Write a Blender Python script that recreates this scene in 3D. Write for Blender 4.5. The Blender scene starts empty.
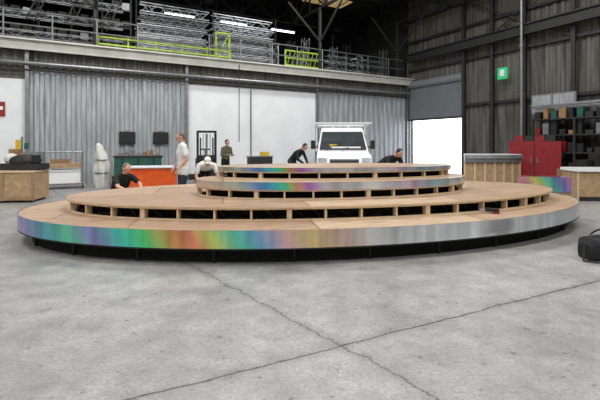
import bpy, math, random
import numpy as np
from mathutils import Vector, Matrix
random.seed(4)
scene = bpy.context.scene
try:
    scene.view_settings.view_transform = 'Standard'
except Exception:
    pass

# ------------------------------------------------------------------ materials
def lin(c):
    return tuple(((x/255.0)/12.92 if x/255.0 <= .04045 else (((x/255.0)+.055)/1.055)**2.4) for x in c)
def mat(name, rgb, rough=.6, metal=0.0, var=.18, scale=6.0, bump=0.0, stretch=(1,1,1), emit=0.0, detail=4):
    m = bpy.data.materials.new(name); m.use_nodes = True
    nt = m.node_tree; b = nt.nodes['Principled BSDF']
    c = lin(rgb)
    tc = nt.nodes.new('ShaderNodeTexCoord'); mp = nt.nodes.new('ShaderNodeMapping')
    mp.inputs['Scale'].default_value = stretch
    nz = nt.nodes.new('ShaderNodeTexNoise'); nz.inputs['Scale'].default_value = scale; nz.inputs['Detail'].default_value = detail
    rp = nt.nodes.new('ShaderNodeValToRGB')
    rp.color_ramp.elements[0].position = .3; rp.color_ramp.elements[1].position = .7
    rp.color_ramp.elements[0].color = tuple(x*(1-var) for x in c)+(1,)
    rp.color_ramp.elements[1].color = tuple(min(1, x*(1+var)) for x in c)+(1,)
    nt.links.new(tc.outputs['Object'], mp.inputs['Vector']); nt.links.new(mp.outputs[0], nz.inputs['Vector'])
    nt.links.new(nz.outputs['Fac'], rp.inputs['Fac']); nt.links.new(rp.outputs['Color'], b.inputs['Base Color'])
    b.inputs['Roughness'].default_value = rough; b.inputs['Metallic'].default_value = metal
    if bump:
        bp = nt.nodes.new('ShaderNodeBump'); bp.inputs['Strength'].default_value = bump; bp.inputs['Distance'].default_value = .01
        nt.links.new(nz.outputs['Fac'], bp.inputs['Height']); nt.links.new(bp.outputs[0], b.inputs['Normal'])
    if emit:
        b.inputs['Emission Color'].default_value = c+(1,); b.inputs['Emission Strength'].default_value = emit
    return m

M = dict(
 black=mat('black_paint',(22,22,24),.6), dark=mat('dark_steel',(46,46,46),.6,.2), void=mat('plinth_and_shade_black',(10,10,11),.9),  # void: black for the plinth and for shade painted inside the tier slots
 steel=mat('galvanised_steel',(140,142,144),.4,.6), alu=mat('aluminium',(175,178,182),.4,.7),
 clad=mat('cladding_grey',(164,168,172),.5,.15,.3,3,stretch=(4,4,.3)),
 clad_mid=mat('cladding_brown_grey',(106,104,98),.7,0,.35,3,stretch=(4,4,.3)),
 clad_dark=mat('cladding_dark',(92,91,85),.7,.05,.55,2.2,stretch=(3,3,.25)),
 clad_black=mat('cladding_black',(46,47,47),.8,0,.3,2),  # dark base colour of the upper cladding and ceiling
 white_wall=mat('white_painted_board',(232,235,238),.6,0,.06,1.2),
 fascia_cream=mat('cream_paint',(204,204,196),.6,0,.12,2), cap=mat('pale_cap',(205,203,196),.8),
 shutter=mat('shutter_grey',(138,142,147),.5,.2,.1), lime=mat('lime_paint',(160,186,62),.5),
 ply=mat('ply_edge',(208,184,150),.6,0,.15,8,stretch=(1,1,4)), ply_dark=mat('ply_rib',(150,124,94),.7,0,.2,8),
 wood=mat('chipboard',(172,144,110),.7,0,.2,9), white=mat('white_gloss',(234,236,238),.3,0,.03),
 orange=mat('orange_plastic',(226,92,30),.45), green=mat('green_plastic',(30,84,72),.5), red=mat('red_paint',(136,24,32),.45),
 exitg=mat('exit_green',(40,170,110),.5,emit=.5), glass=mat('windscreen',(62,68,68),.08,0,.2,1.5), rubber=mat('rubber',(20,20,20),.85),
 cloth=mat('white_canvas',(206,206,200),.9,0,.14,5,.6), tube=mat('tube_light',(215,228,255),.4,emit=9),
 head_lamp=mat('headlamp',(190,195,200),.1), yellow=mat('yellow_paint',(206,172,40),.5),
 skin=mat('skin',(196,148,126),.55,0,.06), hair=mat('grey_hair',(104,98,92),.8), hair_dark=mat('dark_hair',(40,34,30),.8),
 tee=mat('white_cotton',(214,216,216),.9,0,.06), blackcloth=mat('black_cotton',(24,25,28),.9), jeans=mat('denim',(40,46,60),.9),
 camo=mat('camouflage_jacket',(92,90,74),.9,0,.5,14), eyew=mat('eye_white',(225,222,215),.3), lip=mat('lips',(150,84,76),.6),
 brown=mat('brown_box',(140,108,76),.8), sky=mat('skylight_panel',(226,196,130),.6,emit=.35))

# ------------------------------------------------------------------ mesh builder
class MB:
    def __init__(s): s.v=[]; s.f=[]; s.m=[]; s.mats=[]
    def mi(s,k):
        m = M[k] if isinstance(k,str) else k
        if m not in s.mats: s.mats.append(m)
        return s.mats.index(m)
    def add(s, vs, fs, k):
        o=len(s.v); i=s.mi(k); s.v += [tuple(v) for v in vs]
        for f in fs: s.f.append(tuple(o+j for j in f)); s.m.append(i)
    def box(s, c, d, k, rz=0.0, rot=None):
        R = rot if rot else Matrix.Rotation(rz,3,'Z')
        vs=[Vector(c)+R@Vector((x*d[0]/2,y*d[1]/2,z*d[2]/2)) for x in(-1,1) for y in(-1,1) for z in(-1,1)]
        s.add(vs,[(0,1,3,2),(4,6,7,5),(0,4,5,1),(2,3,7,6),(0,2,6,4),(1,5,7,3)],k)
    def cyl(s,p0,p1,r,k,n=8,r1=None):
        p0=Vector(p0);p1=Vector(p1); r1=r if r1 is None else r1
        d=(p1-p0).normalized(); a=d.orthogonal().normalized(); b=d.cross(a); vs=[]
        for p,rr in((p0,r),(p1,r1)):
            for i in range(n):
                t=2*math.pi*i/n; vs.append(p+a*math.cos(t)*rr+b*math.sin(t)*rr)
        fs=[(i,(i+1)%n,n+(i+1)%n,n+i) for i in range(n)]+[tuple(range(n))[::-1],tuple(range(n,2*n))]
        s.add(vs,fs,k)
    def ell(s,c,r,k,n=12,m=8,R=None):
        vs=[];fs=[]
        for j in range(m+1):
            ph=math.pi*j/m
            for i in range(n):
                t=2*math.pi*i/n
                q=Vector((r[0]*math.sin(ph)*math.cos(t),r[1]*math.sin(ph)*math.sin(t),r[2]*math.cos(ph)))
                if R: q=R@q
                vs.append(Vector(c)+q)
        for j in range(m):
            for i in range(n):
                fs.append((j*n+i,(j+1)*n+i,(j+1)*n+(i+1)%n,j*n+(i+1)%n))
        s.add(vs,fs,k)
    def obj(s,name,parent=None,smooth=False,bevel=0):
        me=bpy.data.meshes.new(name); me.from_pydata(s.v,[],s.f)
        for m in s.mats: me.materials.append(m)
        me.polygons.foreach_set('material_index',s.m)
        if smooth: me.polygons.foreach_set('use_smooth',[True]*len(me.polygons))
        me.update(); o=bpy.data.objects.new(name,me); scene.collection.objects.link(o)
        if parent: o.parent=parent
        if bevel:
            b=o.modifiers.new('bevel','BEVEL'); b.width=bevel; b.segments=2
        return o
def empty(name,loc=(0,0,0),rz=0):
    e=bpy.data.objects.new(name,None); e.location=loc; e.rotation_euler=(0,0,rz); scene.collection.objects.link(e); return e
def place(o,x,y,z=0,rz=0): o.location=(x,y,z); o.rotation_euler=(0,0,rz); return o
RA=math.radians(29.07)
R3=Matrix.Rotation(RA,3,'Z')
def room(o): return place(o,6.2,23.0,0,RA)
def roomat(o,s,t,z=0,rz=0):
    p=R3@Vector((s,t,0)); return place(o,6.2+p.x,23+p.y,z,RA+rz)

# ------------------------------------------------------------------ camera
cd=bpy.data.cameras.new('camera'); cd.lens=24; cd.sensor_width=36; cd.shift_y=-0.095
cam=bpy.data.objects.new('camera',cd); cam.location=(0,0,1.55); cam.rotation_euler=(math.radians(90),0,0)
scene.collection.objects.link(cam); scene.camera=cam

# ------------------------------------------------------------------ floor
def floor_mat():
    m=bpy.data.materials.new('concrete_floor'); m.use_nodes=True; nt=m.node_tree; N=nt.nodes; L=nt.links; b=N['Principled BSDF']
    geo=N.new('ShaderNodeNewGeometry')
    def noise(sc,det=6,ro=.6):
        n=N.new('ShaderNodeTexNoise'); n.inputs['Scale'].default_value=sc; n.inputs['Detail'].default_value=det; n.inputs['Roughness'].default_value=ro
        L.new(geo.outputs['Position'],n.inputs['Vector']); return n
    def ramp(src,p0,p1,c0,c1):
        r=N.new('ShaderNodeValToRGB'); e=r.color_ramp.elements; e[0].position=p0;e[1].position=p1;e[0].color=c0+(1,);e[1].color=c1+(1,)
        L.new(src,r.inputs['Fac']); return r
    def mul(a,c,fac=1.0):
        x=N.new('ShaderNodeMixRGB'); x.blend_type='MULTIPLY'; x.inputs['Fac'].default_value=fac; L.new(a,x.inputs[1]); L.new(c,x.inputs[2]); return x.outputs[0]
    n1=noise(.55,9,.7); n2=noise(4,9,.75); n3=noise(38,6,.85); n5=noise(1.7,7,.7)
    base=ramp(n1.outputs['Fac'],.32,.68,lin((146,146,145)),lin((178,178,176)))
    g=lambda x:(x,x,x)
    c=mul(base.outputs[0],ramp(n2.outputs['Fac'],.38,.6,g(.76),g(1)).outputs[0])
    c=mul(c,ramp(n5.outputs['Fac'],.36,.54,g(.84),g(1)).outputs[0])
    c=mul(c,ramp(n3.outputs['Fac'],.4,.6,g(.66),g(1.0)).outputs[0])
    n4=noise(13,3,.5); c=mul(c,ramp(n4.outputs['Fac'],.65,.70,g(1),g(.6)).outputs[0])
    n6=noise(5.3,2,.5); c=mul(c,ramp(n6.outputs['Fac'],.72,.75,g(1),g(.68)).outputs[0])
    def joint(px,py,ang,w,wob,dark):
        nonlocal c
        nx,ny=-math.sin(ang),math.cos(ang)
        dot=N.new('ShaderNodeVectorMath'); dot.operation='DOT_PRODUCT'; L.new(geo.outputs['Position'],dot.inputs[0]); dot.inputs[1].default_value=(nx,ny,0)
        wn=noise(2.2,10,.75)
        s=N.new('ShaderNodeMath'); s.operation='MULTIPLY_ADD'; L.new(wn.outputs['Fac'],s.inputs[0]); s.inputs[1].default_value=wob
        L.new(dot.outputs['Value'],s.inputs[2])
        d=N.new('ShaderNodeMath'); d.operation='SUBTRACT'; L.new(s.outputs[0],d.inputs[0]); d.inputs[1].default_value=px*nx+py*ny+wob*.5
        a=N.new('ShaderNodeMath'); a.operation='ABSOLUTE'; L.new(d.outputs[0],a.inputs[0])
        c=mul(c,ramp(a.outputs[0],w*.35,w,g(dark),g(1)).outputs[0])
        c=mul(c,ramp(a.outputs[0],.02,.09,g(.86),g(1)).outputs[0])
    joint(.305,3.05,math.radians(25.5),.011,.12,.22)
    joint(.3,3.07,math.radians(-50),.009,.26,.28)
    joint(.0,-1.2,math.radians(25.5),.012,.04,.4)
    L.new(c,b.inputs['Base Color'])
    rr=ramp(n5.outputs['Fac'],.35,.65,g(.36),g(.6)); L.new(rr.outputs[0],b.inputs['Roughness'])
    bp=N.new('ShaderNodeBump'); bp.inputs['Strength'].default_value=.3; bp.inputs['Distance'].default_value=.01
    L.new(n3.outputs['Fac'],bp.inputs['Height']); L.new(bp.outputs[0],b.inputs['Normal'])
    return m
fm=floor_mat()
b=MB(); b.box((-17,-13,-.05),(34,26,.1),fm); room(b.obj('floor'))
b=MB(); b.box((22,-10,-.06),(44,70,.1),mat('yard_concrete',(205,206,208),.8)); room(b.obj('yard_ground'))
b=MB(); b.box((40,12,2.2),(.3,60,4.4),'white'); b.box((39.8,8,1.5),(.1,3,3),'clad'); b.box((39.8,16,1.5),(.1,3,3),'clad'); room(b.obj('neighbouring_building'))

# ------------------------------------------------------------------ room shell
def corr(b,s0,s1,z0,z1,t,k,pitch=.3,dep=.05,axis='s'):
    xs=[];x=s0
    prof=[(0,0),(.35,0),(.5,1),(.85,1)]
    while x<s1:
        for u,h in prof:
            xx=x+u*pitch
            if xx<s1: xs.append((xx,h*dep))
        x+=pitch
    xs.append((s1,0)); n=len(xs); vs=[]
    for z in(z0,z1):
        for xx,h in xs:
            vs.append((xx,t-h,z) if axis=='s' else (t-h,xx,z))
    b.add(vs,[(i,i+1,n+i+1,n+i) for i in range(n-1)],k)
b=MB()
b.box((-17,.15,2.45),(34,.2,4.9),'clad_mid')
corr(b,-34,0,4.1,4.8,.0,'clad_mid')
corr(b,-18.1,-12.65,0,4.1,-.02,'clad',.33,.07)
corr(b,-6.2,-.05,0,4.1,-.02,'clad',.33,.07)
b.box((-9.42,-.02,2.02),(6.4,.08,4.04),'white_wall')
b.box((-20,-.02,1.9),(3.6,.08,3.8),'white_wall')
corr(b,-34,-22,0,4.1,-.02,'clad')
b.box((-9.7,-.08,2.0),(.05,.06,4.04),'steel')
for s in(-18.15,-12.6,-6.2,-.1): b.box((s,-.1,2.4),(.12,.16,4.8),'steel')
b.box((-9.4,-.07,.12),(6.4,.05,.24),'dark')
room(b.obj('wall_back'))
b=MB(); b.cyl((-34,-.25,4.35),(0,-.25,4.35),.06,'steel'); b.cyl((-34,-.2,4.12),(0,-.2,4.12),.03,'dark')
for i in range(12): b.cyl((-33+i*3,-.25,4.35),(-33+i*3,-.1,4.8),.025,'dark',6)
b.cyl((-10.4,-.45,1.6),(-10.4,-.45,5.0),.018,'dark',6)
room(b.obj('trim_pipe'))
mz=MB(); mz.box((-17,3.9,5.0),(34,8.4,.2),'clad_mid'); mz.box((-17,-.35,4.95),(34,.12,.32),'fascia_cream'); mz.box((-17,-.3,5.13),(34,.5,.05),'fascia_cream')
room(mz.obj('floor_mezzanine'))
b=MB()
for i in range(24):
    s=-33+i*1.42; b.cyl((s,-.35,5.16),(s,-.35,6.15),.025,'steel',6)
for z in(5.65,6.15): b.cyl((-33.9,-.35,z),(-.7,-.35,z),.025,'steel',6)
room(b.obj('mezzanine_railing'))
b=MB(); b.box((-17,8.1,7.4),(34,.2,5),'clad_black'); corr(b,-34,0,5.1,9.7,7.95,'clad_black',.4); room(b.obj('wall_mezzanine_back'))
b=MB()
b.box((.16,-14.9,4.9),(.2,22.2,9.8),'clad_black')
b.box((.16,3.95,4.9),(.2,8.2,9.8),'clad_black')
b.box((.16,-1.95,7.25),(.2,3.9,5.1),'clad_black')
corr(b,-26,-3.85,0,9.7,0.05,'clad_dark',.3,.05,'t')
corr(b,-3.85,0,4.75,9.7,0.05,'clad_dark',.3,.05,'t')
for tau in(3.98,5.5,7.0,8.9,10.8,13,16,20,24):
    b.box((-.15,-tau,4.9),(.2,.04,9.8),'dark'); b.box((-.25,-tau,4.9),(.03,.16,9.8),'dark')
for z in(3.4,5.6,7.2,8.4):
    b.box((-.1,-13 if z>4.7 else -15,z),(.1,26 if z>4.7 else 22,.12),'dark')
b.cyl((-.2,-4,5.6),(-.2,-8.9,8.4),.04,'dark',4); b.cyl((-.2,-8.9,5.6),(-.2,-4,8.4),.04,'dark',4)
b.box((-.1,-.08,2.4),(.25,.2,4.8),'steel')
room(b.obj('wall_right'))
b=MB(); b.box((-.45,-13.2,6.45),(.25,25.4,.06),'dark'); b.box((-.45,-13.2,6.25),(.06,25.4,.4),'dark'); b.box((-.45,-13.2,6.05),(.25,25.4,.06),'dark'); room(b.obj('crane_rail'))
b=MB(); b.box((-17,-26.1,4.9),(34,.2,9.8),'clad_mid'); room(b.obj('wall_front'))
b=MB(); b.box((-34.1,-9,4.9),(.2,34.4,9.8),'clad_mid'); room(b.obj('wall_left'))
b=MB(); b.box((-17,-9,9.85),(34.4,34.4,.1),'clad_black')
for i in range(22): b.box((-17,-25+i*1.55,9.7),(34,.08,.18),'dark')
room(b.obj('ceiling'))
b=MB()
for s0,t0 in((-4.2,2.0),(-9,-14),(-20,-14)):
    b.box((s0,t0,9.59),(2.6,1.2,.04),'sky')
    for i in range(4): b.box((s0-.98+i*.65,t0,9.56),(.04,1.2,.05),'dark')
room(b.obj('ceiling_skylight'))
b=MB(); z=2.86
while z<4.7:
    b.cyl((.03,-.18,z),(.03,-3.82,z),.055,'shutter',6); z+=.095
b.box((.0,-2,2.84),(.08,3.66,.09),'dark'); b.cyl((-.05,-.15,4.82),(-.05,-3.85,4.82),.2,'shutter',12)
b.box((0,-.17,1.5),(.1,.08,3),'steel'); b.box((0,-3.83,1.5),(.1,.08,3),'steel'); room(b.obj('door_1'))

def lattice(b,p0,p1,h,k,r=.05,bays=12):
    p0=Vector(p0);p1=Vector(p1);d=(p1-p0)/bays;up=Vector((0,0,h))
    b.cyl(p0,p1,r,k,4); b.cyl(p0+up,p1+up,r,k,4)
    for i in range(bays):
        a=p0+d*i; c=p0+d*(i+1)
        if i%2: b.cyl(a+up,c,r*.7,k,4)
        else: b.cyl(a,c+up,r*.7,k,4)
        b.cyl(a,a+up,r*.6,k,4)
b=MB()
for s in(-.9,-6,-11,-16,-21,-27): lattice(b,(s,-26,8.3),(s,8,8.3),1.2,'dark',.07,24)
for t in(-10,-3,3.5): lattice(b,(-34,t,8.5),(0,t,8.5),.9,'dark',.05,30)
for s in(-.9,-6,-16): b.cyl((s,-.1,5.16),(s,-.1,8.3),.09,'dark',6); b.cyl((s,-.1,6.6),(s,-2.2,8.3),.06,'dark',6); b.cyl((s,-.1,6.6),(s-1.8,-.1,8.3),.06,'dark',6)
room(b.obj('roof_trusses'))
for s in(-12.2,-9.4,-6.5):
    b=MB(); b.box((s,3,7.9),(1.5,.16,.07),'steel'); b.cyl((s-.7,3,7.83),(s+.7,3,7.83),.04,'tube'); b.cyl((s-.5,3,7.9),(s-.5,3,9.6),.01,'dark',4); b.cyl((s+.5,3,7.9),(s+.5,3,9.6),.01,'dark',4)
    room(b.obj('tube_light'))
def boxtruss(b,p0,p1,w,k,r=.018,bays=8):
    p0=Vector(p0);p1=Vector(p1); d=(p1-p0).normalized(); side=d.cross(Vector((0,0,1)))
    side = side.normalized() if side.length>.1 else Vector((0,1,0)); up=side.cross(d).normalized()
    cs=[side*w/2+up*w/2,-side*w/2+up*w/2,-side*w/2-up*w/2,side*w/2-up*w/2]
    for c in cs: b.cyl(p0+c,p1+c,r,k,4)
    st=(p1-p0)/bays
    for i in range(bays):
        for j in range(4):
            a=cs[j];c=cs[(j+1)%4]
            if (i+j)%2:a,c=c,a
            b.cyl(p0+st*i+a,p0+st*(i+1)+c,r*.6,k,4)
b=MB()
for row in range(3):
    for lay in range(5-row):
        for col in range(2):
            s=-14.4+col*3.2+random.uniform(-.1,.1); boxtruss(b,(s,.7+row*.6,5.4+lay*.45),(s+2.9,.7+row*.6,5.4+lay*.45),.36,'alu' if (lay+col)%3 else 'steel',.02)
for s in(-14.5,-11.3,-8.2): b.cyl((s,.45,5.15),(s,.45,7.5),.03,'dark',5)
room(b.obj('truss_stack'))
b=MB()
for i in range(9): boxtruss(b,(-8.2+i*.86,.5+.1*(i%3),5.17),(-8.2+i*.86+.1,.7,6.4+.25*(i%3)),.3,'dark' if i%2 else 'alu',.016,5)
for lay in range(3): boxtruss(b,(-5,.9,5.35+lay*.36),(-.9,.9,5.35+lay*.36),.3,'alu',.02,12)
room(b.obj('truss_stack'))
b=MB()
for i in range(7):
    s=-21+i*1.05
    for t in(.5,1.8): b.cyl((s,t,5.16),(s,t,8.2),.035,'black',4)
for z in(5.5,6.2,6.9,7.6,8.2):
    b.box((-17.85,1.15,z),(6.3,1.3,.05),'black')
    for i in range(17):
        if random.random()<.8: b.box((-20.8+i*.37,.9,z+.2),(.28,.6,random.uniform(.2,.45)),random.choice(['black','dark','dark','steel']))
for i in range(5): boxtruss(b,(-20.5+i*1.2,.3,6.0),(-19.7+i*1.2,.35,8.0),.25,'dark',.016,6)
for i in range(3): boxtruss(b,(-20.5,.4,5.5+i*.7),(-15,.4,5.5+i*.7),.22,'steel',.016,14)
room(b.obj('storage_rack'))
b=MB()
for z in(5.35,5.62): b.box((-13.3,-.0,z),(5.3,.06,.06),'lime')
for i in range(6): b.box((-15.9+i*1.05,-.0,5.45),(.05,.05,.55),'lime')
for s in(-11.3,-10.7): b.box((s,-.0,5.8),(.07,.06,1.25),'lime')
b.box((-11,-.0,6.4),(.66,.06,.07),'lime'); b.cyl((-11.3,-.0,5.2),(-10.7,-.0,6.4),.03,'lime',5)
for s in(-7.9,-5.9): b.box((s,-.0,5.6),(.07,.06,.86),'lime')
for z in(5.3,5.65,6.0): b.box((-6.9,-.0,z),(2.0,.06,.06),'lime')
for i in range(8): b.cyl((-7.8+i*.25,0,5.3),(-7.6+i*.25,0,6.0),.015,'lime',4)
room(b.obj('scaffold_guard_frame'))
b=MB()
for i in range(14):
    s=-14.5+i*.95; h=random.uniform(.6,1.7); b.box((s,3.2+random.random(),5.13+h/2),(random.uniform(.5,.9),.8,h),random.choice(['black','dark','dark','steel']))
room(b.obj('flight_cases'))

# ------------------------------------------------------------------ stage
def holo(name,stops,amp=.5,wash=.0):  # the foil's rainbow sheen is painted into the base colour by position
    m=bpy.data.materials.new(name); m.use_nodes=True; nt=m.node_tree; N=nt.nodes;L=nt.links;b=N['Principled BSDF']
    tc=N.new('ShaderNodeTexCoord'); sp=N.new('ShaderNodeSeparateXYZ'); L.new(tc.outputs['Object'],sp.inputs[0])
    mp=N.new('ShaderNodeMapping'); mp.inputs['Scale'].default_value=(2.2,2.2,.12); L.new(tc.outputs['Object'],mp.inputs[0])
    nz=N.new('ShaderNodeTexNoise'); nz.inputs['Scale'].default_value=3.0; nz.inputs['Detail'].default_value=9; nz.inputs['Roughness'].default_value=.85; L.new(mp.outputs[0],nz.inputs['Vector'])
    ma=N.new('ShaderNodeMath'); ma.operation='MULTIPLY_ADD'; L.new(nz.outputs['Fac'],ma.inputs[0]); ma.inputs[1].default_value=amp; L.new(sp.outputs['X'],ma.inputs[2])
    ta=N.new('ShaderNodeMath'); ta.operation='MULTIPLY_ADD'; L.new(sp.outputs['Z'],ta.inputs[0]); ta.inputs[1].default_value=.5; L.new(ma.outputs[0],ta.inputs[2])
    mr=N.new('ShaderNodeMapRange'); mr.inputs['From Min'].default_value=-5+amp*.5+.17; mr.inputs['From Max'].default_value=6+amp*.5+.17; L.new(ta.outputs[0],mr.inputs[0])
    r=N.new('ShaderNodeValToRGB'); e=r.color_ramp.elements
    while len(e)>1: e.remove(e[-1])
    for i,(x,c) in enumerate(stops):
        p=(x+5)/11; c=tuple(v*(1-wash)+190*wash for v in c)
        if i==0: e[0].position=p; e[0].color=lin(c)+(1,)
        else: q=e.new(p); q.color=lin(c)+(1,)
    L.new(mr.outputs[0],r.inputs[0])
    # fine vertical brightness streaks multiplied into the foil colour
    r2=N.new('ShaderNodeValToRGB'); r2.color_ramp.elements[0].position=.35; r2.color_ramp.elements[1].position=.62; r2.color_ramp.elements[0].color=(.62,.62,.64,1); r2.color_ramp.elements[1].color=(1,1,1,1)
    n3=N.new('ShaderNodeTexNoise'); n3.inputs['Scale'].default_value=2.0; n3.inputs['Detail'].default_value=6; L.new(mp.outputs[0],n3.inputs['Vector']); L.new(n3.outputs['Fac'],r2.inputs[0])
    x=N.new('ShaderNodeMixRGB'); x.blend_type='MULTIPLY'; x.inputs[0].default_value=1; L.new(r.outputs[0],x.inputs[1]); L.new(r2.outputs[0],x.inputs[2]); L.new(x.outputs[0],b.inputs['Base Color'])
    n2=N.new('ShaderNodeTexNoise'); n2.inputs['Scale'].default_value=1.2; L.new(tc.outputs['Object'],n2.inputs['Vector'])
    bp=N.new('ShaderNodeBump'); bp.inputs['Strength'].default_value=.35; bp.inputs['Distance'].default_value=.04; L.new(n2.outputs['Fac'],bp.inputs['Height']); L.new(bp.outputs[0],b.inputs['Normal'])
    b.inputs['Metallic'].default_value=.75; b.inputs['Roughness'].default_value=.17
    return m
S=(225,229,232)
h1=holo('holographic_foil',[(-4.7,(150,160,180)),(-4.1,(180,150,220)),(-3.6,(110,195,220)),(-3.1,(110,220,175)),(-2.7,(160,155,225)),(-2.3,(80,220,200)),(-1.95,(100,230,125)),(-1.6,(245,175,100)),(-1.35,(250,150,120)),(-1.1,(225,235,120)),(-.8,(110,235,195)),(-.5,(135,195,240)),(-.2,(240,195,205)),(.15,(250,225,150)),(.5,(245,205,190)),(1.0,(228,228,228)),(1.6,S),(3,(242,244,246)),(4.2,(210,216,220)),(5,S)],.5,.05)
h2=holo('holographic_foil_inner',[(-2.2,(215,208,216)),(-1.2,(235,215,195)),(-.7,(205,222,200)),(-.4,(130,165,240)),(-.15,(90,205,230)),(.05,(100,235,160)),(.2,(245,185,115)),(.4,(215,145,235)),(.7,(232,228,232)),(1.6,(242,242,242)),(2.2,(225,200,226)),(2.6,(185,220,228)),(3.2,(232,236,238))],.22)
h3=holo('holographic_foil_panel',[(-3,S),(-.9,(235,160,200)),(-.6,(240,230,120)),(-.35,(120,230,190)),(-.05,(150,160,235)),(.3,(235,160,200)),(.5,S)],.3)

def deckmat():
    m=bpy.data.materials.new('plywood_deck'); m.use_nodes=True; nt=m.node_tree;N=nt.nodes;L=nt.links;b=N['Principled BSDF']
    tc=N.new('ShaderNodeTexCoord'); mp=N.new('ShaderNodeMapping'); mp.inputs['Rotation'].default_value=(0,0,-.19); L.new(tc.outputs['Object'],mp.inputs[0])
    br=N.new('ShaderNodeTexBrick'); br.inputs['Scale'].default_value=1.0; br.inputs['Brick Width'].default_value=2.44; br.inputs['Row Height'].default_value=1.22; br.inputs['Mortar Size'].default_value=.008
    br.inputs['Color1'].default_value=lin((200,176,150))+(1,); br.inputs['Color2'].default_value=lin((172,144,120))+(1,); br.inputs['Mortar'].default_value=lin((80,64,52))+(1,)
    L.new(mp.outputs[0],br.inputs['Vector'])
    m2=N.new('ShaderNodeMapping'); m2.inputs['Scale'].default_value=(1,9,1); L.new(mp.outputs[0],m2.inputs[0])
    nz=N.new('ShaderNodeTexNoise'); nz.inputs['Scale'].default_value=2.6; nz.inputs['Detail'].default_value=9; nz.inputs['Roughness'].default_value=.7; L.new(m2.outputs[0],nz.inputs['Vector'])
    r=N.new('ShaderNodeValToRGB'); r.color_ramp.elements[0].position=.35;r.color_ramp.elements[1].position=.6; r.color_ramp.elements[0].color=(.56,.50,.46,1); r.color_ramp.elements[1].color=(1,1,1,1); L.new(nz.outputs['Fac'],r.inputs[0])
    x=N.new('ShaderNodeMixRGB'); x.blend_type='MULTIPLY'; x.inputs[0].default_value=1; L.new(br.outputs['Color'],x.inputs[1]); L.new(r.outputs[0],x.inputs[2]); L.new(x.outputs[0],b.inputs['Base Color'])
    b.inputs['Roughness'].default_value=.38
    return m
dk=deckmat()
class Ell:
    def __init__(s,c,a,b,th): s.c=c;s.a=a;s.b=b;s.t=math.radians(th)
    def pn(s,p):
        ct,st=math.cos(s.t),math.sin(s.t); x,y=s.a*math.cos(p),s.b*math.sin(p); nx,ny=math.cos(p)/s.a,math.sin(p)/s.b; l=math.hypot(nx,ny);nx/=l;ny/=l
        return (s.c[0]+ct*x-st*y,s.c[1]+st*x+ct*y),(ct*nx-st*ny,st*nx+ct*ny)
    def pts(s,off=0,n=320):
        o=[]
        for i in range(n):
            p,nn=s.pn(2*math.pi*i/n); o.append((p[0]+nn[0]*off,p[1]+nn[1]*off))
        return o
    def even(s,n):
        K=2000; P=[s.pn(2*math.pi*i/K) for i in range(K+1)]; L=[0]
        for i in range(K): L.append(L[-1]+math.dist(P[i][0],P[i+1][0]))
        out=[];j=0
        for i in range(n):
            t=L[-1]*i/n
            while L[j]<t:j+=1
            out.append(P[j])
        return out
def slab(b,pts,z0,z1,ktop,kside):
    n=len(pts); b.add([(x,y,z1) for x,y in pts],[tuple(range(n))],ktop); b.add([(x,y,z0) for x,y in pts],[tuple(range(n))[::-1]],kside)
    b.add([(x,y,z0) for x,y in pts]+[(x,y,z1) for x,y in pts],[(i,(i+1)%n,n+(i+1)%n,n+i) for i in range(n)],kside)
def ring(b,po,pi,z0,z1,k):
    n=len(po); vs=[(x,y,z0) for x,y in po]+[(x,y,z1) for x,y in po]+[(x,y,z0) for x,y in pi]+[(x,y,z1) for x,y in pi]; fs=[]
    for i in range(n):
        j=(i+1)%n; fs+=[(i,j,n+j,n+i),(2*n+j,2*n+i,3*n+i,3*n+j),(n+i,n+j,3*n+j,3*n+i),(j,i,2*n+i,2*n+j)]
    b.add(vs,fs,k)
T1=Ell((.46,7.8),5.215,2.665,11.1); T2=Ell((.56,7.7),4.60,1.94,10.25); T3=Ell((.69,7.55),2.58,1.115,10.97); T4=Ell((.73,7.75),2.29,.80,7.8)
stage=empty('tiered_stage')
b=MB(); slab(b,T1.pts(-.01),.425,.45,dk,'ply_dark'); slab(b,T2.pts(0),.628,.65,dk,'ply'); slab(b,T3.pts(-.01),.90,.92,dk,'ply'); slab(b,T4.pts(-.01),1.10,1.12,dk,'ply'); b.obj('decks',stage)
b=MB(); ring(b,T1.pts(0),T1.pts(-.02),.225,.452,h1); b.obj('outer_fascia',stage)
b=MB(); ring(b,T3.pts(0),T3.pts(-.02),.80,.922,h2); ring(b,T4.pts(0),T4.pts(-.02),1.05,1.122,h2); b.obj('inner_fascia',stage)
b=MB(); ring(b,T1.pts(-.002),T1.pts(-.02),.205,.224,'black'); ring(b,T1.pts(-.2),T1.pts(-.22),0,.43,'void'); ring(b,T2.pts(-.24),T2.pts(-.26),.45,.63,'void'); ring(b,T3.pts(-.2),T3.pts(-.22),.65,.9,'void'); ring(b,T4.pts(-.18),T4.pts(-.2),.92,1.1,'void'); b.obj('plinth_and_shade_rings',stage)  # outer ring is the plinth; upper rings paint the shade behind the slots
b=MB()
for T,n,z0,z1,inn in((T2,40,.45,.628,.10),(T3,26,.65,.80,.08),(T4,20,.92,1.05,.08)):
    ring(b,T.pts(-.03),T.pts(-.075),z0,z0+.014,'ply'); ring(b,T.pts(-.012),T.pts(-.04),z1-.022,z1,'ply')
    for i,(p,nn) in enumerate(T.even(n)):
        q=(p[0]-nn[0]*(.03+inn/2),p[1]-nn[1]*(.03+inn/2)); a=math.atan2(nn[1],nn[0]); w=.028 if i%4 else .07
        b.box((q[0],q[1],(z0+z1)/2),(inn,w,z1-z0-.003),'ply',a)
    ring(b,T.pts(-.08),T.pts(-.235),z0+.001,z0+.006,'void')  # black strip painted as shade on the slot floor
b.obj('timber_ribs',stage)
b=MB()
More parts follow.
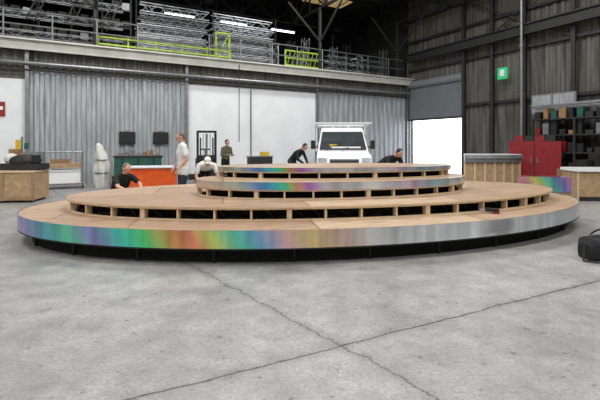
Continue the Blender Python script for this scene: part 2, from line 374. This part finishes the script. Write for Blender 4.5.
for i,(p,nn) in enumerate(T2.even(90)):
    q=(p[0]-nn[0]*.2,p[1]-nn[1]*.2); b.cyl((q[0],q[1],.47),(q[0]+nn[1]*.15,q[1]-nn[0]*.15,.47+.08*(i%3)),.018,'dark',5)
for i,(p,nn) in enumerate(T1.even(24)):
    q=(p[0]-nn[0]*.18,p[1]-nn[1]*.18); b.cyl((q[0],q[1],0),(q[0],q[1],.24),.02,'black',6)
b.obj('support_legs',stage)
b=MB(); b.box((0,0,.05),(.06,.2,.05),'black'); b.cyl((0,-.02,.05),(0,-.06,-.0),.022,'black'); b.box((0,-.06,.012),(.07,.09,.024),'red'); b.cyl((0,.1,.05),(0,.17,.05),.012,'steel'); place(b.obj('cordless_drill'),3.0,6.25,.453,1.2)
b=MB()
for r in(.09,.1,.11):
    for i in range(16):
        a=i*math.pi/8; c=a+math.pi/8; b.cyl((r*math.cos(a),r*math.sin(a),.01+.01*(r>.1)),(r*math.cos(c),r*math.sin(c),.01+.01*(r>.1)),.008,'black',5)
place(b.obj('cable_coil'),-2.35,6.1,.453)
b=MB(); b.box((0,0,.015),(.25,.16,.03),'black'); b.box((.03,0,.05),(.1,.06,.04),'dark'); b.cyl((-.12,0,.02),(-.3,.1,.02),.01,'black',5); place(b.obj('power_tool'),-3.6,7.15,.453,.3)

# ------------------------------------------------------------------ people
def remesh(b,name,voxel,parent,prims=None,matkeys=None,smooth_iter=3):
    me=bpy.data.meshes.new('tmp'); me.from_pydata(b.v,[],b.f); o=bpy.data.objects.new('tmp',me); scene.collection.objects.link(o)
    r=o.modifiers.new('r','REMESH'); r.mode='VOXEL'; r.voxel_size=voxel
    s=o.modifiers.new('s','SMOOTH'); s.iterations=smooth_iter; s.factor=.5
    bpy.context.view_layer.update()
    ev=o.evaluated_get(bpy.context.evaluated_depsgraph_get()); nm=bpy.data.meshes.new_from_object(ev)
    bpy.data.objects.remove(o); nm.name=name; nm.materials.clear()
    for k in matkeys: nm.materials.append(M[k])
    nf=len(nm.polygons)
    if prims:
        C=np.zeros(nf*3); nm.polygons.foreach_get('center',C); C=C.reshape(-1,3); best=np.full(nf,1e9); idx=np.zeros(nf,int)
        for p0,p1,r0,r1,k in prims:
            p0=np.array(p0);p1=np.array(p1);d=p1-p0; t=np.clip(((C-p0)@d)/max(d@d,1e-9),0,1)
            q=p0+t[:,None]*d; dist=np.linalg.norm(C-q,axis=1)-(r0+(r1-r0)*t); w=dist<best; best[w]=dist[w]; idx[w]=matkeys.index(k)
        nm.polygons.foreach_set('material_index',idx.astype(np.int32))
    nm.polygons.foreach_set('use_smooth',[True]*nf)
    no=bpy.data.objects.new(name,nm); scene.collection.objects.link(no); no.parent=parent; return no
def sweep(b,prims,p0,p1,r0,r1,k):
    b.ell(p0,(r0,)*3,'skin',12,8); b.ell(p1,(r1,)*3,'skin',12,8)
    if (Vector(p1)-Vector(p0)).length>1e-4: b.cyl(p0,p1,r0,'skin',12,r1)
    prims.append((tuple(p0),tuple(p1),r0,r1,k))
def person(name,x,y,fwd,J,top='tee',bottom='jeans',hair='hair',sleeve='short',scale=1.0,cap=None,z=0,long_shirt=0,wide=1.0):
    e=empty(name,(x,y,z),math.atan2(-fwd[0],fwd[1])); e.scale=(scale*wide,scale*wide,scale)
    V=lambda p:Vector(p)
    b=MB();pr=[]
    P=[V(p) for p in J['spine']]
    X=Vector((1,0,0))
    sweep(b,pr,P[0],P[0].lerp(P[1],.5),.112,.110,top if long_shirt else bottom)
    sweep(b,pr,P[0].lerp(P[1],.5),P[1],.110,.110,top); sweep(b,pr,P[1],P[2],.110,.124,top); sweep(b,pr,P[2],P[3],.124,.094,top)
    for sgn in(-1,1):
        o=X*sgn
        sweep(b,pr,P[0]+o*.07,P[0].lerp(P[1],.5)+o*.07,.116 if long_shirt else .112,.112,top if long_shirt else bottom)
        sweep(b,pr,P[0].lerp(P[1],.5)+o*.07,P[1]+o*.062,.112,.108,top)
        sweep(b,pr,P[1]+o*.062,P[2]+o*.075,.108,.12,top)
        sweep(b,pr,P[2]+o*.075,P[3]+o*.09,.12,.085,top)
        sh=V(J['sh'][(sgn+1)//2]); el=V(J['el'][(sgn+1)//2]); wr=V(J['wr'][(sgn+1)//2])
        sweep(b,pr,P[3]+o*.09,sh,.082,.062,top); sweep(b,pr,P[4]+o*.02,sh,.05,.055,top)
        if sleeve=='short':
            m=sh.lerp(el,.62); sweep(b,pr,sh,m,.066,.062,top); sweep(b,pr,m,el,.045,.039,'skin'); sweep(b,pr,el,el.lerp(wr,.35),.039,.038,'skin'); sweep(b,pr,el.lerp(wr,.35),wr,.038,.027,'skin')
        else:
            sweep(b,pr,sh,el,.062,.05,top); sweep(b,pr,el,wr,.05,.037,top)
        hp=V(J['hip'][(sgn+1)//2]); kn=V(J['kn'][(sgn+1)//2]); an=V(J['an'][(sgn+1)//2]); to=V(J['toe'][(sgn+1)//2])
        if long_shirt: sweep(b,pr,hp,hp.lerp(kn,.22),.108,.104,top)
        sweep(b,pr,hp.lerp(kn,.25 if long_shirt else 0),hp.lerp(kn,.4),.098,.088,bottom); sweep(b,pr,hp.lerp(kn,.4),kn,.088,.062,bottom); sweep(b,pr,kn,kn.lerp(an,.35),.06,.062,bottom); sweep(b,pr,kn.lerp(an,.35),an,.062,.048,bottom)
        heel=an+(an-to).normalized()*.04
        sweep(b,pr,Vector((heel.x,heel.y,heel.z-.03)),Vector((to.x,to.y,to.z)),.045,.04,'blackcloth')
        hb=MB();hp2=[]; d=(wr-el).normalized() if 'hd' not in J else V(J['hd'][(sgn+1)//2]).normalized()
        side=d.cross(Vector((0,0,1))); side=side.normalized() if side.length>.1 else Vector((0,1,0))
        nrm=side.cross(d).normalized()
        if nrm.z<0: nrm=-nrm
        lat=d.cross(nrm).normalized()
        for q in(-.028,-.01,.01,.028): sweep(hb,hp2,wr+lat*q*.6,wr+d*.09+lat*q,.017,.014,'skin')
        for q,Ln in zip((-.031,-.011,.010,.030),(.060,.075,.080,.070) if sgn>0 else (.070,.080,.075,.060)):
            a=wr+d*.09+lat*q; m1=a+(d*.93-nrm*.3).normalized()*Ln*.5; m2=m1+(d*.7-nrm*.7).normalized()*Ln*.3; m3=m2+(d*.4-nrm*.9).normalized()*Ln*.25
            sweep(hb,hp2,a,m1,.0095,.009,'skin'); sweep(hb,hp2,m1,m2,.009,.008,'skin'); sweep(hb,hp2,m2,m3,.008,.007,'skin')
        ts=-sgn; a=wr+d*.03+lat*ts*.028; m1=a+(d*.6+lat*ts*.6-nrm*.25).normalized()*.045; m2=m1+(d*.9+lat*ts*.1-nrm*.35).normalized()*.032
        sweep(hb,hp2,a,m1,.013,.010,'skin'); sweep(hb,hp2,m1,m2,.010,.008,'skin')
        remesh(hb,'hand_'+('l' if sgn<0 else 'r'),.0045,e,None,['skin'],2)
    sweep(b,pr,P[3],P[4],.085,.062,top); sweep(b,pr,P[4],P[5],.057,.054,'skin')
    remesh(b,'body',.014,e,pr,list(dict.fromkeys([top,bottom,'skin','blackcloth'])),4)
    f=V(J['look']).normalized(); hc=V(J['head']); rt=f.cross(Vector((0,0,1))).normalized(); up=rt.cross(f)
    R=Matrix((rt,f,up)).transposed()
    W=lambda a,bb,c: hc+R@Vector((a,bb,c))
    b=MB(); b.ell(W(0,-.012,.02),(.074,.092,.095),'skin',20,14,R); b.ell(W(0,.018,-.05),(.052,.062,.062),'skin',16,10,R); b.ell(W(0,.05,-.088),(.024,.022,.018),'skin',10,8,R)
    b.cyl(W(0,.082,.022),W(0,.104,-.022),.008,'skin',8,.015); b.ell(W(0,.096,-.026),(.017,.014,.011),'skin',10,8,R); b.ell(W(0,.076,.034),(.045,.014,.01),'skin',12,8,R)
    for s in(-1,1): b.ell(W(s*.076,-.008,-.004),(.010,.02,.032),'skin',10,8,R)
    b.cyl(W(0,-.03,-.04),P[5],.052,'skin',12,.054)
    remesh(b,'head',.0065,e,None,['skin'],3)
    b=MB()
    for s in(-1,1):
        b.ell(W(s*.030,.072,.012),(.013,.010,.009),'eyew',10,8,R); b.ell(W(s*.030,.081,.012),(.006,.004,.006),'hair_dark',8,6,R); b.box(W(s*.030,.086,.032),(.03,.008,.006),hair,rot=R)
    b.ell(W(0,.078,-.054),(.024,.008,.0065),'lip',10,6,R); b.obj('face_features',e,True)
    b=MB(); b.ell(W(0,-.03,.04),(.081,.088,.086),hair,20,14,R); b.ell(W(0,-.055,-.005),(.073,.058,.075),hair,16,12,R)
    if cap:
        b=MB(); b.ell(W(0,-.03,.0),(.076,.075,.07),hair,16,12,R); b.ell(W(0,-.012,.05),(.083,.102,.075),cap,20,14,R); b.box(W(0,.115,.045),(.12,.09,.012),cap,rot=R)
    b.obj('hair',e,True)
    return e
def Jstand(lean=0.0,arms='down'):
    L=math.radians(lean); f=lambda l,base=(0,0,.93):(0,base[1]+math.sin(L)*l,base[2]+math.cos(L)*l)
    s=[(0,0,.93),f(.15),f(.36),f(.50),f(.57),f(.64)]
    shp=f(.50); sh=[(-.19,shp[1],shp[2]),(.19,shp[1],shp[2])]
    if arms=='down': el=[(-.27,shp[1]-.03,shp[2]-.29),(.27,shp[1]-.03,shp[2]-.29)]; wr=[(-.25,shp[1]+.12,shp[2]-.50),(.25,shp[1]+.12,shp[2]-.50)]
    else: el=[(-.26,shp[1]+.02,shp[2]-.28),(.26,shp[1]+.02,shp[2]-.28)]; wr=[(-.14,shp[1]+.25,shp[2]-.25),(.14,shp[1]+.25,shp[2]-.25)]
    hd=f(.64)
    return dict(spine=s,sh=sh,el=el,wr=wr,hip=[(-.095,0,.9),(.095,0,.9)],kn=[(-.12,.03,.5),(.12,.02,.5)],an=[(-.13,-.02,.09),(.13,-.03,.09)],toe=[(-.15,.16,.045),(.16,.15,.045)],head=(0,hd[1]+.035,hd[2]+.085),look=(0,1,-.25))
def Jbend(lean):
    L=math.radians(lean); B=(0,-.18,.9)
    f=lambda l,k=1.0:(0,B[1]+math.sin(L*k)*l,B[2]+math.cos(L*k)*l)
    shp=f(.50); s=[B,f(.15,.9),f(.36,.97),shp,(0,shp[1]+.075*math.sin(L*.9),shp[2]+.075*math.cos(L*.9)),(0,shp[1]+.14*math.sin(L*.8),shp[2]+.14*math.cos(L*.8))]
    hd=(0,shp[1]+.21,shp[2]+.2*math.cos(L*.75))
    return dict(spine=s,sh=[(-.19,shp[1],shp[2]),(.19,shp[1],shp[2])],el=[(-.27,shp[1]+.08,shp[2]-.26),(.27,shp[1]+.08,shp[2]-.26)],wr=[(-.16,shp[1]+.22,shp[2]-.44),(.16,shp[1]+.26,shp[2]-.42)],
      hip=[(-.095,-.16,.88),(.095,-.16,.88)],kn=[(-.13,.0,.5),(.12,-.04,.5)],an=[(-.15,-.1,.09),(.13,-.2,.09)],toe=[(-.17,.08,.045),(.15,-.02,.045)],head=hd,look=(0,1,-.6))
JK=dict(spine=[(0,0,.36),(0,.07,.49),(0,.16,.66),(0,.23,.79),(0,.27,.85),(0,.30,.90)],sh=[(-.19,.24,.78),(.19,.24,.78)],el=[(-.25,.42,.62),(.25,.42,.60)],wr=[(-.16,.60,.53),(.2,.62,.53)],hd=[(0.1,1,-.15),(-.1,1,-.15)],
  hip=[(-.09,0,.34),(.09,0,.34)],kn=[(-.16,.34,.44),(.14,.34,.08)],an=[(-.16,.22,.09),(.13,-.08,.09)],toe=[(-.17,.40,.045),(.13,-.22,.05)],head=(0,.345,.975),look=(.1,1,-.35))
person('standing_man',-2.85,9.75,(-.85,-.45),Jstand(2,'down'),'tee','jeans','hair',long_shirt=1,scale=1.02,wide=1.12)
person('kneeling_man',-4.2,9.15,(.9,-.55),JK,'blackcloth','jeans','hair',wide=1.1)
person('bending_man',-2.45,10.35,(.35,-1),Jbend(80),'tee','blackcloth','hair_dark',cap='cap')
person('technician',-2.8,15.0,(.7,-.6),Jstand(8,'work'),'camo','blackcloth','hair_dark','long',scale=.95)
person('stooping_worker',-.15,14.2,(.8,-.5),Jbend(46),'blackcloth','jeans','hair_dark','long')
person('leaning_worker',2.45,11.35,(.55,-.9),Jbend(62),'blackcloth','blackcloth','hair_dark','long',wide=1.1)

# ------------------------------------------------------------------ van
van=empty('flatbed_van',(1.66,15.0,0),-.05); van.scale=(1.08,1,1.02)
b=MB()
prof=[(0,.4),(-.04,.75),(.05,1.0),(.25,1.08),(.85,1.18),(1.45,2.02),(1.7,2.14),(2.55,2.16),(2.62,.4)]
hw=[.93,.95,.95,.94,.93,.80,.76,.76,.95]
n=len(prof); vs=[(-w,y,z) for (y,z),w in zip(prof,hw)]+[(w,y,z) for (y,z),w in zip(prof,hw)]
b.add(vs,[(i,n+i,n+(i+1)%n,(i+1)%n) for i in range(n)],'white')
for o in(0,n): b.add(vs,[tuple(o+i for i in range(n))],'white')
b.obj('cab',van,bevel=.04)
b=MB()
b.add([(-.86,.89,1.24),(.86,.89,1.24),(.75,1.40,1.94),(-.75,1.40,1.94)],[(0,1,2,3)],'glass')
for s in(-1,1): b.add([(s*.955,1.15,1.25),(s*.965,2.3,1.25),(s*.83,2.3,2.0),(s*.825,1.5,2.0)],[(0,1,2,3)],'glass')
b.box((.1,.93,1.32),(1.1,.01,.06),'white'); b.box((-.35,1.0,1.4),(.3,.01,.08),'yellow')
b.cyl((-.6,.86,1.22),(-.05,1.06,1.5),.012,'black',5); b.cyl((.0,.86,1.22),(.55,1.06,1.5),.012,'black',5)
g=b.obj('windows',van); g.location=(0,-.04,.03)
b=MB(); b.box((0,-.05,.45),(1.9,.14,.28),'dark'); b.box((0,-.035,.82),(1.0,.05,.2),'black')
for z in(.76,.82,.88): b.box((0,-.065,z),(.96,.02,.02),'steel')
for s in(-1,1):
    b.box((s*.76,.0,.88),(.3,.12,.2),'head_lamp'); b.box((s*1.1,1.05,1.45),(.16,.1,.34),'black'); b.cyl((s*.92,1.1,1.35),(s*1.08,1.06,1.4),.025,'black')
    for y in(.7,3.6): b.cyl((s*.93,y,.34),(s*.7,y,.34),.34,'rubber',20); b.cyl((s*.94,y,.34),(s*.9,y,.34),.18,'steel',12)
b.box((0,-.11,.5),(.5,.02,.11),'white')
b.box((0,3.5,.7),(2.05,1.7,.12),'steel'); b.box((0,3.5,.95),(2.1,1.7,.4),'steel')
b.box((0,2.72,1.5),(2.0,.06,.08),'white')
for s in(-1,-.33,.33,1): b.box((s*.98,2.72,1.55),(.06,.06,1.45),'white')
b.box((0,2.72,2.28),(2.05,.07,.08),'white'); b.box((.98,3.1,2.28),(.06,.9,.06),'white'); b.box((-.98,3.1,2.28),(.06,.9,.06),'white')
b.box((0,.9,2.3),(2.1,.06,.05),'white')
for s in(-1,1): b.cyl((s*1.0,.9,2.3),(s*.98,3.1,2.3),.025,'white',6); b.cyl((s*1.0,.9,2.3),(s*.85,1.6,2.1),.02,'white',6)
b.obj('trim_and_bed',van)

# ------------------------------------------------------------------ back left clutter
b=MB(); b.box((0,0,.42),(1.5,.8,.72),'wood'); b.box((0,0,.80),(1.56,.86,.04),'ply')
for s in(-.74,0,.74): b.box((s,-.41,.42),(.07,.03,.74),'ply_dark')
for s in(-.6,0,.6): b.box((s,0,.03),(.12,.8,.06),'dark')
b.box((0,-.42,.1),(1.5,.03,.08),'ply_dark'); place(b.obj('timber_crate'),-7.75,10.75,0,.12)
b=MB(); b.box((0,.05,.09),(1.1,.5,.17),'dark'); b.ell((.1,0,.26),(.42,.26,.17),'dark',14,8); b.ell((-.3,.05,.3),(.2,.18,.16),'cloth',12,8); b.box((.2,.1,.42),(.45,.25,.14),'steel',.4); b.box((-.25,.1,.5),(.25,.2,.12),'brown',.2); b.box((.4,-.05,.3),(.2,.2,.2),'black',.7); place(b.obj('tool_and_sheet_pile'),-7.5,10.8,.823)
def cage(name,x,y,w,d,h,rz,k='steel'):
    b=MB()
    for a in(-1,1):
        for c in(-1,1): b.cyl((a*w/2,c*d/2,.12),(a*w/2,c*d/2,h),.022,k,6); b.cyl((a*w/2-.02,c*d/2,.06),(a*w/2+.02,c*d/2,.06),.06,'rubber',10)
    for z in(.18,h*.55,h):
        for c in(-1,1): b.cyl((-w/2,c*d/2,z),(w/2,c*d/2,z),.018,k,6); b.cyl((c*w/2,-d/2,z),(c*w/2,d/2,z),.018,k,6)
    b.box((0,0,.17),(w,d,.03),'wood'); b.box((.05,0,.42),(w*.8,d*.7,.45),'white'); b.box((0,0,h*.55+.1),(w*.9,d*.7,.16),'wood'); b.box((-.1,0,h*.55+.25),(w*.5,d*.5,.12),'brown')
    return place(b.obj(name),x,y,0,rz)
cage('cage_trolley',-8.1,13.7,1.15,.6,1.25,RA); cage('cage_trolley',-9.75,12.2,.8,.5,1.4,RA)
# plastic-wrapped bundle leaning by the wall: lumpy, folded upper part
b=MB(); n=28; rs=random.Random(9)
prof=[(0,.30,0),(.25,.33,.0),(.5,.29,-.02),(.75,.30,-.03),(.95,.22,-.02),(1.15,.23,-.06),(1.32,.15,-.1),(1.46,.13,-.13),(1.54,.05,-.16),(1.55,.005,-.16)]
vs=[]
for z,r,dx in prof:
    for i in range(n):
        a=2*math.pi*i/n; rr=r*(1+.16*math.sin(5*a+z*3)+.1*math.sin(9*a-z*5)+rs.uniform(-.05,.05)); vs.append((rr*math.cos(a)*.85+dx,rr*.7*math.sin(a),z))
b.add(vs,[(j*n+i,j*n+(i+1)%n,(j+1)*n+(i+1)%n,(j+1)*n+i) for j in range(len(prof)-1) for i in range(n)],'cloth')
for z,r in((.5,.3),(.95,.24)): b.cyl((-.02,0,z),(-.02,0,z+.03),r*.86,'steel',20)
place(b.obj('wrapped_bundle',smooth=True),-6.95,14.1)
b=MB(); b.box((0,0,.55),(1.5,.6,1.0),'green'); b.box((0,0,1.08),(1.56,.64,.06),'dark')
for s in(-.5,0,.5): b.box((s,-.31,.55),(.03,.02,.95),'black')
for i in range(7): b.box((-.6+i*.2,0,1.11+.06),(.14,.3,.06+.1*(i%3)),random.choice(['black','dark','brown','steel']))
place(b.obj('storage_cabinet'),-5.6,13.9,0,RA*.6)
b=MB(); b.box((0,0,.5),(1.25,.5,.72),'orange'); b.box((0,0,.89),(1.35,.6,.04),'white'); b.box((0,-.26,.5),(1.15,.02,.5),'orange')
for a in(-.55,.55):
    for c in(-.2,.2): b.cyl((a,c,0),(a,c,.15),.03,'black')
place(b.obj('orange_workbench'),-4.1,11.1,0,.15)
b=MB(); b.cyl((0,0,0),(0,0,1.75),.03,'steel'); b.box((0,0,.02),(.4,.4,.04),'dark'); b.box((-.1,-.04,1.5),(.14,.02,.3),'yellow'); b.box((.12,-.04,1.45),(.12,.02,.2),'green'); b.box((0,-.04,1.15),(.3,.02,.15),'orange'); place(b.obj('safety_sign_stand'),-9.0,12.95,0,RA)
b=MB(); b.box((-18.95,-.09,2.72),(.34,.03,.5),'red'); b.box((-18.95,-.11,2.75),(.22,.01,.12),'white'); room(b.obj('wall_sign'))
for s in(-14.9,-13.65):
    b=MB(); b.box((s,-.16,1.75),(.58,.08,.48),'black'); b.box((s,-.21,1.75),(.5,.02,.4),'dark'); b.box((s,-.12,2.02),(.2,.1,.06),'steel')
    for i in range(5): b.box((s,-.225,1.6+i*.075),(.46,.01,.02),'black')
    room(b.obj('wall_heater'))
b=MB()
for s in(-.33,.33): b.box((s,0,1.0),(.08,.14,2.0),'black'); b.box((s*.7,-.05,.9),(.05,.08,1.7),'dark'); b.box((s*.7,-.6,.08),(.16,1.1,.06),'yellow')
for z in(.3,1.05,1.98): b.box((0,0,z),(.7,.1,.08),'black')
b.box((0,.5,.55),(.75,.7,.8),'dark'); b.box((0,.5,.97),(.6,.5,.08),'black'); b.cyl((0,.5,1.0),(0,.75,1.3),.03,'black'); b.cyl((-.2,.75,1.3),(.2,.75,1.3),.03,'black')
b.cyl((0,-.02,.3),(0,-.02,1.9),.04,'steel')
for s in(-.13,.13): b.cyl((s,-.06,.3),(s,-.06,1.9),.012,'steel',5)
for s in(-.36,.36): b.cyl((s-.05,.4,.12),(s+.05,.4,.12),.12,'rubber',14)
place(b.obj('pallet_stacker'),-3.55,15.2,0,.3)
b=MB(); b.box((0,0,.5),(.9,.5,1.0),'dark'); b.box((0,0,1.02),(.95,.55,.04),'steel'); b.box((.2,0,1.12),(.3,.3,.16),'yellow'); place(b.obj('tool_cabinet'),-1.6,15.9,0,.4)
# ------------------------------------------------------------------ right-hand objects
def arcband(b,R,a0,a1,z0,z1,th,k,n=18):
    vs=[]
    for r in(R,R-th):
        for z in(z0,z1):
            for i in range(n+1):
                a=a0+(a1-a0)*i/n; vs.append((r*math.cos(a),r*math.sin(a)+3,z))
    m=n+1; fs=[]
    for i in range(n): fs+=[(i,i+1,m+i+1,m+i),(2*m+i+1,2*m+i,3*m+i,3*m+i+1),(m+i,m+i+1,3*m+i+1,3*m+i),(i+1,i,2*m+i,2*m+i+1)]
    fs+=[(0,m,3*m,2*m),(n,2*m+n,3*m+n,m+n)]; b.add(vs,fs,k)
b=MB()
a0,a1=math.radians(-110),math.radians(-70)
arcband(b,2.9,a0,a1,0,.86,.6,'wood'); arcband(b,3.0,a0,a1,.86,1.0,.75,'steel'); arcband(b,3.05,a0,a1,1.0,1.13,.85,'alu'); arcband(b,3.02,a0,a1,1.13,1.15,.8,'white')
for i in range(7):
    a=a0+(a1-a0)*i/6; b.box((2.92*math.cos(a),2.92*math.sin(a)+3,.43),(.03,.06,.86),'ply',a)
place(b.obj('curved_bar_counter'),6.95,14.2)
b=MB(); A0,A1=math.radians(-110),math.radians(-88)
arcband(b,3.18,A0,A1,.0,.5,.4,'ply_dark'); arcband(b,3.2,A0,A1,.3,.68,.02,h3); arcband(b,3.18,A0,A1,.5,.68,.4,h3); place(b.obj('curved_fascia_section'),6.75,10.3)
b=MB(); b.box((0,0,.4),(2.2,.7,.78),'wood'); b.box((0,-.02,.83),(2.3,.8,.08),'white'); b.box((0,-.36,.06),(2.1,.02,.1),'dark')
for s in(-1.08,0,1.08): b.box((s,-.36,.42),(.04,.02,.76),'ply')
place(b.obj('service_counter'),8.55,10.95,0,-.1)
b=MB(); b.box((0,0,.82),(1.7,.5,1.6),'red'); b.box((0,-.26,.82),(.02,.02,1.5),'black')
for s in(-.1,.1): b.box((s,-.27,.9),(.03,.03,.2),'steel')
b.box((0,0,.02),(1.7,.5,.04),'dark')
for i in range(4): b.box((-.5+i*.34,0,1.62+.11),(.28,.35,.2),['red','dark','red','dark'][i])
roomat(b.obj('red_tool_cabinet'),-1.45,-8.15,0,math.radians(-62))
b=MB()
for a in(-1.5,0,1.5):
    for c in(-.3,.3): b.box((a,c,1.25),(.07,.07,2.5),'dark')
for z in(.5,1.2,1.85,2.45):
    b.box((0,0,z),(3.1,.65,.05),'dark')
    for i in range(10):
        h=random.uniform(.12,.42); b.box((-1.35+i*.3,-.0,z+.03+h/2),(random.uniform(.14,.26),.5,h),random.choice(['brown','dark','black','black','dark','green','steel','black','red']))
for i in range(4): b.cyl((-1.6+i*.05,-.2+i*.12,2.9+.04*i),(1.7,-.2+i*.12,2.9+.04*i),.03,'steel',6)
roomat(b.obj('shelving_rack'),-.65,-9.3,0,math.pi/2)
b=MB(); b.box((-.3,-8.2,3.1),(.06,1.7,.8),'steel'); b.box((-.34,-8.2,3.1),(.02,1.55,.68),'clad')
b.box((-.36,-8.2,3.1),(.03,.05,.7),'steel'); room(b.obj('window_1'))
b=MB(); b.box((-.42,-6.15,4.58),(.04,.46,.5),'exitg'); b.box((-.45,-6.15,4.6),(.01,.2,.28),'white'); room(b.obj('exit_sign'))
b=MB(); b.cyl((-.66,-7.15,0),(-.66,-7.15,9.6),.06,'steel',10)
for z in(1.5,3.5,5.5,7.5): b.cyl((-.66,-7.15,z),(-.66,-7.15,z+.1),.085,'steel',10)
room(b.obj('downpipe'))
b=MB(); b.cyl((0,0,0),(0,0,1.0),.25,'black',14); b.box((.5,.1,.5),(.5,.5,1.0),'dark'); b.box((-.5,.0,.35),(.4,.5,.7),'brown'); b.box((.5,.1,1.1),(.3,.3,.2),'dark'); place(b.obj('waste_bins'),9.2,13.0)
b=MB()
sec=[(-.34,.11,.20),(-.28,.17,.28),(0,.19,.31),(.28,.17,.28),(.34,.11,.20)]; n=14; vs=[]
for x,w,h in sec:
    for i in range(n):
        a=2*math.pi*i/n; cx,cz=math.cos(a),math.sin(a); sg=lambda v:math.copysign(abs(v)**.55,v); vs.append((x,w*sg(cx),h/2+h/2*sg(cz)))
fs=[(j*n+i,j*n+(i+1)%n,(j+1)*n+(i+1)%n,(j+1)*n+i) for j in range(4) for i in range(n)]+[tuple(range(n))[::-1],tuple(range(4*n,5*n))]
b.add(vs,fs,'blackcloth')
for y in(-.1,.1):
    for i in range(10):
        a=math.pi*i/10;c=math.pi*(i+1)/10; b.cyl((.16*math.cos(a),y*(1-.5*math.sin(a)),.28+.1*math.sin(a)),(.16*math.cos(c),y*(1-.5*math.sin(c)),.28+.1*math.sin(c)),.012,'rubber',6)
b.box((0,0,.315),(.5,.02,.012),'steel'); b.box((0,-.19,.14),(.3,.04,.16),'rubber'); b.box((0,-.213,.2),(.26,.01,.02),'yellow')
b.cyl((-.34,0,.2),(-.47,-.12,.02),.012,'rubber',6); b.cyl((-.47,-.12,.02),(-.35,-.25,.02),.012,'rubber',6)
place(b.obj('tool_bag'),4.14,5.4,0,.15)

# ------------------------------------------------------------------ lights
def area(name,s,t,z,sx,sy,e,col=(1,.99,.97)):
    l=bpy.data.lights.new(name,'AREA'); l.shape='RECTANGLE'; l.size=sx; l.size_y=sy; l.energy=e; l.color=col
    o=bpy.data.objects.new(name,l); scene.collection.objects.link(o); p=R3@Vector((s,t,z)); o.location=(6.2+p.x,23+p.y,z); o.rotation_euler=(0,0,RA)
for s in(-28,-20,-12,-5.5):
    for t in(-22,-15,-8): area('bay_light',s,t,9.2,3,1.6,450 if s<-6 else 320)
area('bay_light',-16,-2.6,9.2,3,1.2,330); area('bay_light',-8,-2.6,9.2,3,1.2,330)
w=bpy.data.worlds.new('world'); scene.world=w; w.use_nodes=True; w.node_tree.nodes['Background'].inputs[0].default_value=(.9,.95,1,1); w.node_tree.nodes['Background'].inputs[1].default_value=3.5
